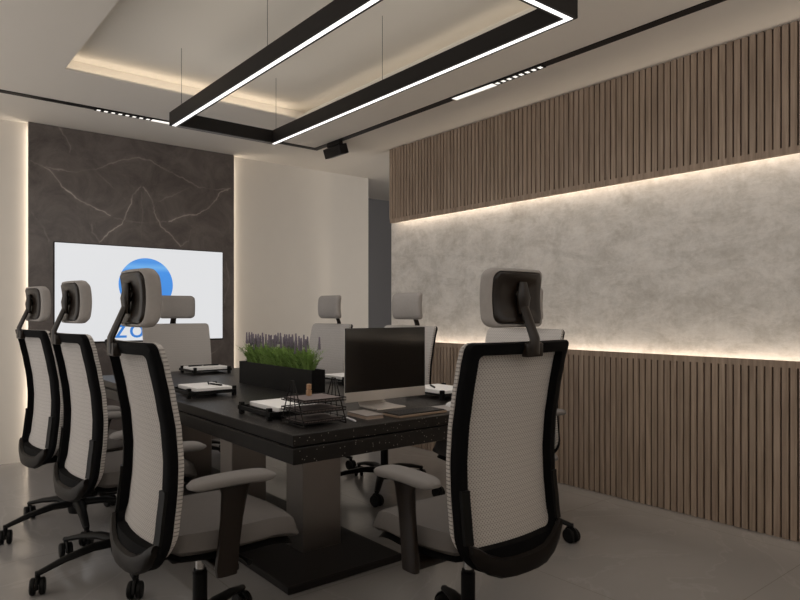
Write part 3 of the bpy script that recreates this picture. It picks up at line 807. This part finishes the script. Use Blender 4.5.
# planter
t = thing('planter_box', 'long black rectangular planter holding lavender in the middle of the table', 'planter', (1.862, 3.445, TZ))
b = B()
px, py, ph, th = .042, .445, .14, .008
box(b, -px, px, -py, py, 0, .01); box(b, -px, -px + th, -py, py, .01, ph); box(b, px - th, px, -py, py, .01, ph)
box(b, -px + th, px - th, -py, -py + th, .01, ph); box(b, -px + th, px - th, py - th, py, .01, ph)
obj('box', b, 'planter', t)
b = B(); box(b, -px + th, px - th, -py + th, py - th, .01, .115); obj('soil', b, 'soil', t)
def lavender(seed):
    r = random.Random(seed)
    t = thing('lavender_plant', '', 'plant')
    lv = B()
    for k in range(130):
        a = r.uniform(0, 2 * PI); lean = r.uniform(.05, .9); h = r.uniform(.09, .175)
        x, y = r.uniform(-.028, .028), r.uniform(-.055, .055)
        w = r.uniform(.003, .0060)
        d = Vector((math.cos(a), math.sin(a), 0)); sd = Vector((-d.y, d.x, 0))
        pts = []
        for q in range(5):
            u = q / 4
            pts.append(Vector((x, y, -.002)) + d * (h * lean * u ** 1.6) + Vector((0, 0, h * (u - .18 * lean * u * u))))
        ws = [w * .6, w, w, w * .7, w * .08]
        L_ = [lv.verts.new(p - sd * ww) for p, ww in zip(pts, ws)]; R_ = [lv.verts.new(p + sd * ww) for p, ww in zip(pts, ws)]
        for q in range(4): lv.faces.new((L_[q], L_[q + 1], R_[q + 1], R_[q]))
        # side leaflets
        for q in (1, 2, 3):
            for s in (-1, 1):
                p = pts[q]; tip = p + sd * s * r.uniform(.014, .028) + Vector((0, 0, r.uniform(.008, .020))) + d * .004
                a1 = lv.verts.new(p + Vector((0, 0, -.002))); a2 = lv.verts.new(p + Vector((0, 0, .003))); a3 = lv.verts.new(tip)
                m1 = lv.verts.new((p + tip) / 2 + Vector((0, 0, .003)) + d * .002)
                lv.faces.new((a1, a3, m1, a2))
    o = obj('leaves', lv, 'leaf', t)
    for k in range(9):
        x, y = r.uniform(-.028, .028), r.uniform(-.055, .055); h = r.uniform(.155, .215)
        tx, ty = x * 2.2, y * 1.35 + r.uniform(-.01, .01)
        b = B(); tube(b, [(x, y, -.002), ((x + tx) / 2, (y + ty) / 2, h * .5), (tx, ty, h)], .0012, 5); st = obj('flower_stem', b, 'stem', t)
        b = B()
        for q in range(9):
            z = h - .062 + .062 * q / 8; rr = .0062 * (1 - .07 * q)
            for s in range(4):
                a = 2 * PI * s / 4 + q * .8
                c = Vector((tx + math.cos(a) * rr * .8, ty + math.sin(a) * rr * .8, z))
                bmesh.ops.create_icosphere(b, subdivisions=1, radius=.0034, matrix=Matrix.Translation(c) @ Matrix.Diagonal((1, 1, 1.5, 1)))
        obj('flower_spike', b, 'lavender', st, True, 80)
    return t
protos = {}
for k in range(6):
    y = 3.45 - .315 + .126 * k
    if k < 2:
        t = lavender(k + 3); t.location = (1.862, y, TZ + .115); t.rotation_euler = (0, 0, 0); protos[k] = t
    else:
        t = dup(protos[k % 2], (1.862, y, TZ + .115), PI * (k % 4 > 1), '')
    words = ['at the planter end nearest the camera', 'second from the near end of the planter', 'third from the near end of the planter',
             'third from the far end of the planter', 'second from the far end of the planter', 'at the planter end nearest the television'][k]
    t['label'] = 'green lavender with purple spikes, ' + words; t['group'] = 'lavender plants in the black planter'

# desktop computer
t = thing('desktop_computer', 'slim all-in-one computer with dark screen and silver chin on the table', 'computer', (1.940, 2.50, TZ))
b = B(); box(b, -.243, .243, 0.0, .012, .032, .372, .005, 3); obj('back_housing', b, 'alu', t, True)
b = B(); box(b, -.246, .246, -.004, .001, .076, .377, .002, 2); obj('screen', b, 'glass_screen', t)
b = B(); box(b, -.246, .246, -.005, .001, .030, .077, .002, 2); obj('chin', b, 'alu', t)
b = B()
ptsf = []
prev = None
for (y, z, w, th_) in ((-.115, .003, .085, .003), (-.03, .003, .085, .003), (.03, .006, .082, .004), (.055, .03, .075, .004), (.05, .08, .07, .004), (.025, .16, .07, .004)):
    q = [b.verts.new((-w, y - th_ * .5, z - th_ * .8)), b.verts.new((w, y - th_ * .5, z - th_ * .8)), b.verts.new((w, y + th_ * .5, z + th_)), b.verts.new((-w, y + th_ * .5, z + th_))]
    if prev:
        for k in range(4): b.faces.new((prev[k], prev[(k + 1) % 4], q[(k + 1) % 4], q[k]))
    else: b.faces.new(q)
    prev = q
b.faces.new(prev)
o = obj('stand', b, 'alu', t); o.location = (-.06, 0, 0)

t = thing('keyboard', 'dark flat keyboard with tan front edge in front of the computer', 'keyboard', (1.868, 2.20, TZ))
b = B(); box(b, -.138, .138, -.06, .06, 0, .010, .002, 2); obj('body', b, 'tan', t)
b = B(); box(b, -.136, .136, -.055, .058, .010, .012); obj('key_plate', b, 'black_plastic', t)
b = B()
for r_ in range(5):
    for c_ in range(15):
        x = -.130 + c_ * .0175; y = -.050 + r_ * .0215
        box(b, x, x + .0145, y, y + .018, .012, .0155)
obj('keys', b, 'keys', t)
b = B(); box(b, -.085, .085, -.075, .075, 0, .003, .001, 1)
o = obj('mouse_pad', b, 'pad_grey'); o.location = (2.11, 2.23, TZ); tag(o, 'grey rectangular mouse pad right of the keyboard', 'mouse pad')
t = thing('computer_mouse', 'small white mouse with black stripe on the mouse pad', 'computer mouse', (2.145, 2.235, TZ + .003))
b = B(); bmesh.ops.create_uvsphere(b, u_segments=20, v_segments=12, radius=1, matrix=Matrix.Diagonal((.032, .055, .026, 1)))
for v in b.verts: v.co.z = max(v.co.z, 0)
obj('shell', b, 'white_gloss', t, True, 80)
b = B(); box(b, -.004, .004, -.05, .01, .020, .0275, .001, 1); obj('wheel_strip', b, 'black_plastic', t)
b = B(); box(b, -.02, .02, -.056, -.02, .004, .012, .001, 1); obj('base', b, 'black_plastic', t)

t = thing('notebook', 'small closed grey-brown notebook left of the keyboard', 'notebook', (1.648, 2.275, TZ), R(-4))
b = B(); box(b, -.042, .042, -.078, .078, .002, .014); obj('page_block', b, 'pages', t)
b = B(); box(b, -.044, .044, -.081, .081, .014, .017); box(b, -.044, .044, -.081, .081, 0, .002); obj('cover', b, 'notebook', t)
pen(1.545, 2.245, TZ, R(78), 'white pen lying left of the notebook', 'white_gloss', .13)

# wire letter rack
t = thing('letter_rack', 'black wire letter rack with stacked tiers near the table corner', 'letter rack', (1.395, 2.285, TZ))
hx, hy = .098, .092
for s in (-1, 1):
    b = B()
    x = s * hx
    tube(b, [(x, -hy, .003), (x, -.012, .178), (x, .012, .178), (x, hy, .003), (x, -hy, .003)], .0028, 6)
    tube(b, [(x, -.03, .003), (x, -.004, .178)], .002, 5); tube(b, [(x, .03, .003), (x, .004, .178)], .002, 5)
    obj('side_frame', b, 'black_metal', t, True)
for k, z in enumerate((.014, .054, .094)):
    b = B(); w = hy * 0.98
    tube(b, [(-hx, -w, z + .012), (hx, -w, z + .012), (hx, w, z + .012), (-hx, w, z + .012), (-hx, -w, z + .012)], .0024, 6)
    tube(b, [(-hx, -w, z), (hx, -w, z), (hx, w, z), (-hx, w, z), (-hx, -w, z)], .0018, 6)
    for q in range(13):
        x = -hx + 2 * hx * q / 12
        tube(b, [(x, -w, z + .012), (x, -w, z), (x, w, z), (x, w, z + .012)], .0011, 4)
    for q in range(1, 8):
        y = -w + 2 * w * q / 8
        tube(b, [(-hx, y, z), (hx, y, z)], .0011, 4)
    obj('wire_tier', b, 'black_metal', t)
for k, z in enumerate((.016, .056, .096)):
    b = B(); box(b, -hx + .012, hx - .012, -.075, .075, 0, (.006, .008, .010)[k])
    o = obj('paper_stack', b, 'paper_rose'); o.location = (1.395, 2.285, TZ + z)
    tag(o, 'dull pinkish papers in the %s tier of the wire letter rack' % ('lowest', 'middle', 'top')[k], 'papers', 'papers in the letter rack')
t = thing('wooden_block', 'small upright light wood block standing on the top tier of the wire letter rack', 'wooden block', (1.40, 2.33, TZ + .106))
b = B(); box(b, -.009, .009, -.009, .009, 0, .024, .002); obj('block', b, 'wood_block', t)
b = B(); box(b, -.008, .008, -.008, .008, .026, .048, .002); obj('block', b, 'wood_block', t)
b = B(); box(b, -.006, .006, -.006, .006, .022, .028); obj('neck', b, 'tan', t)
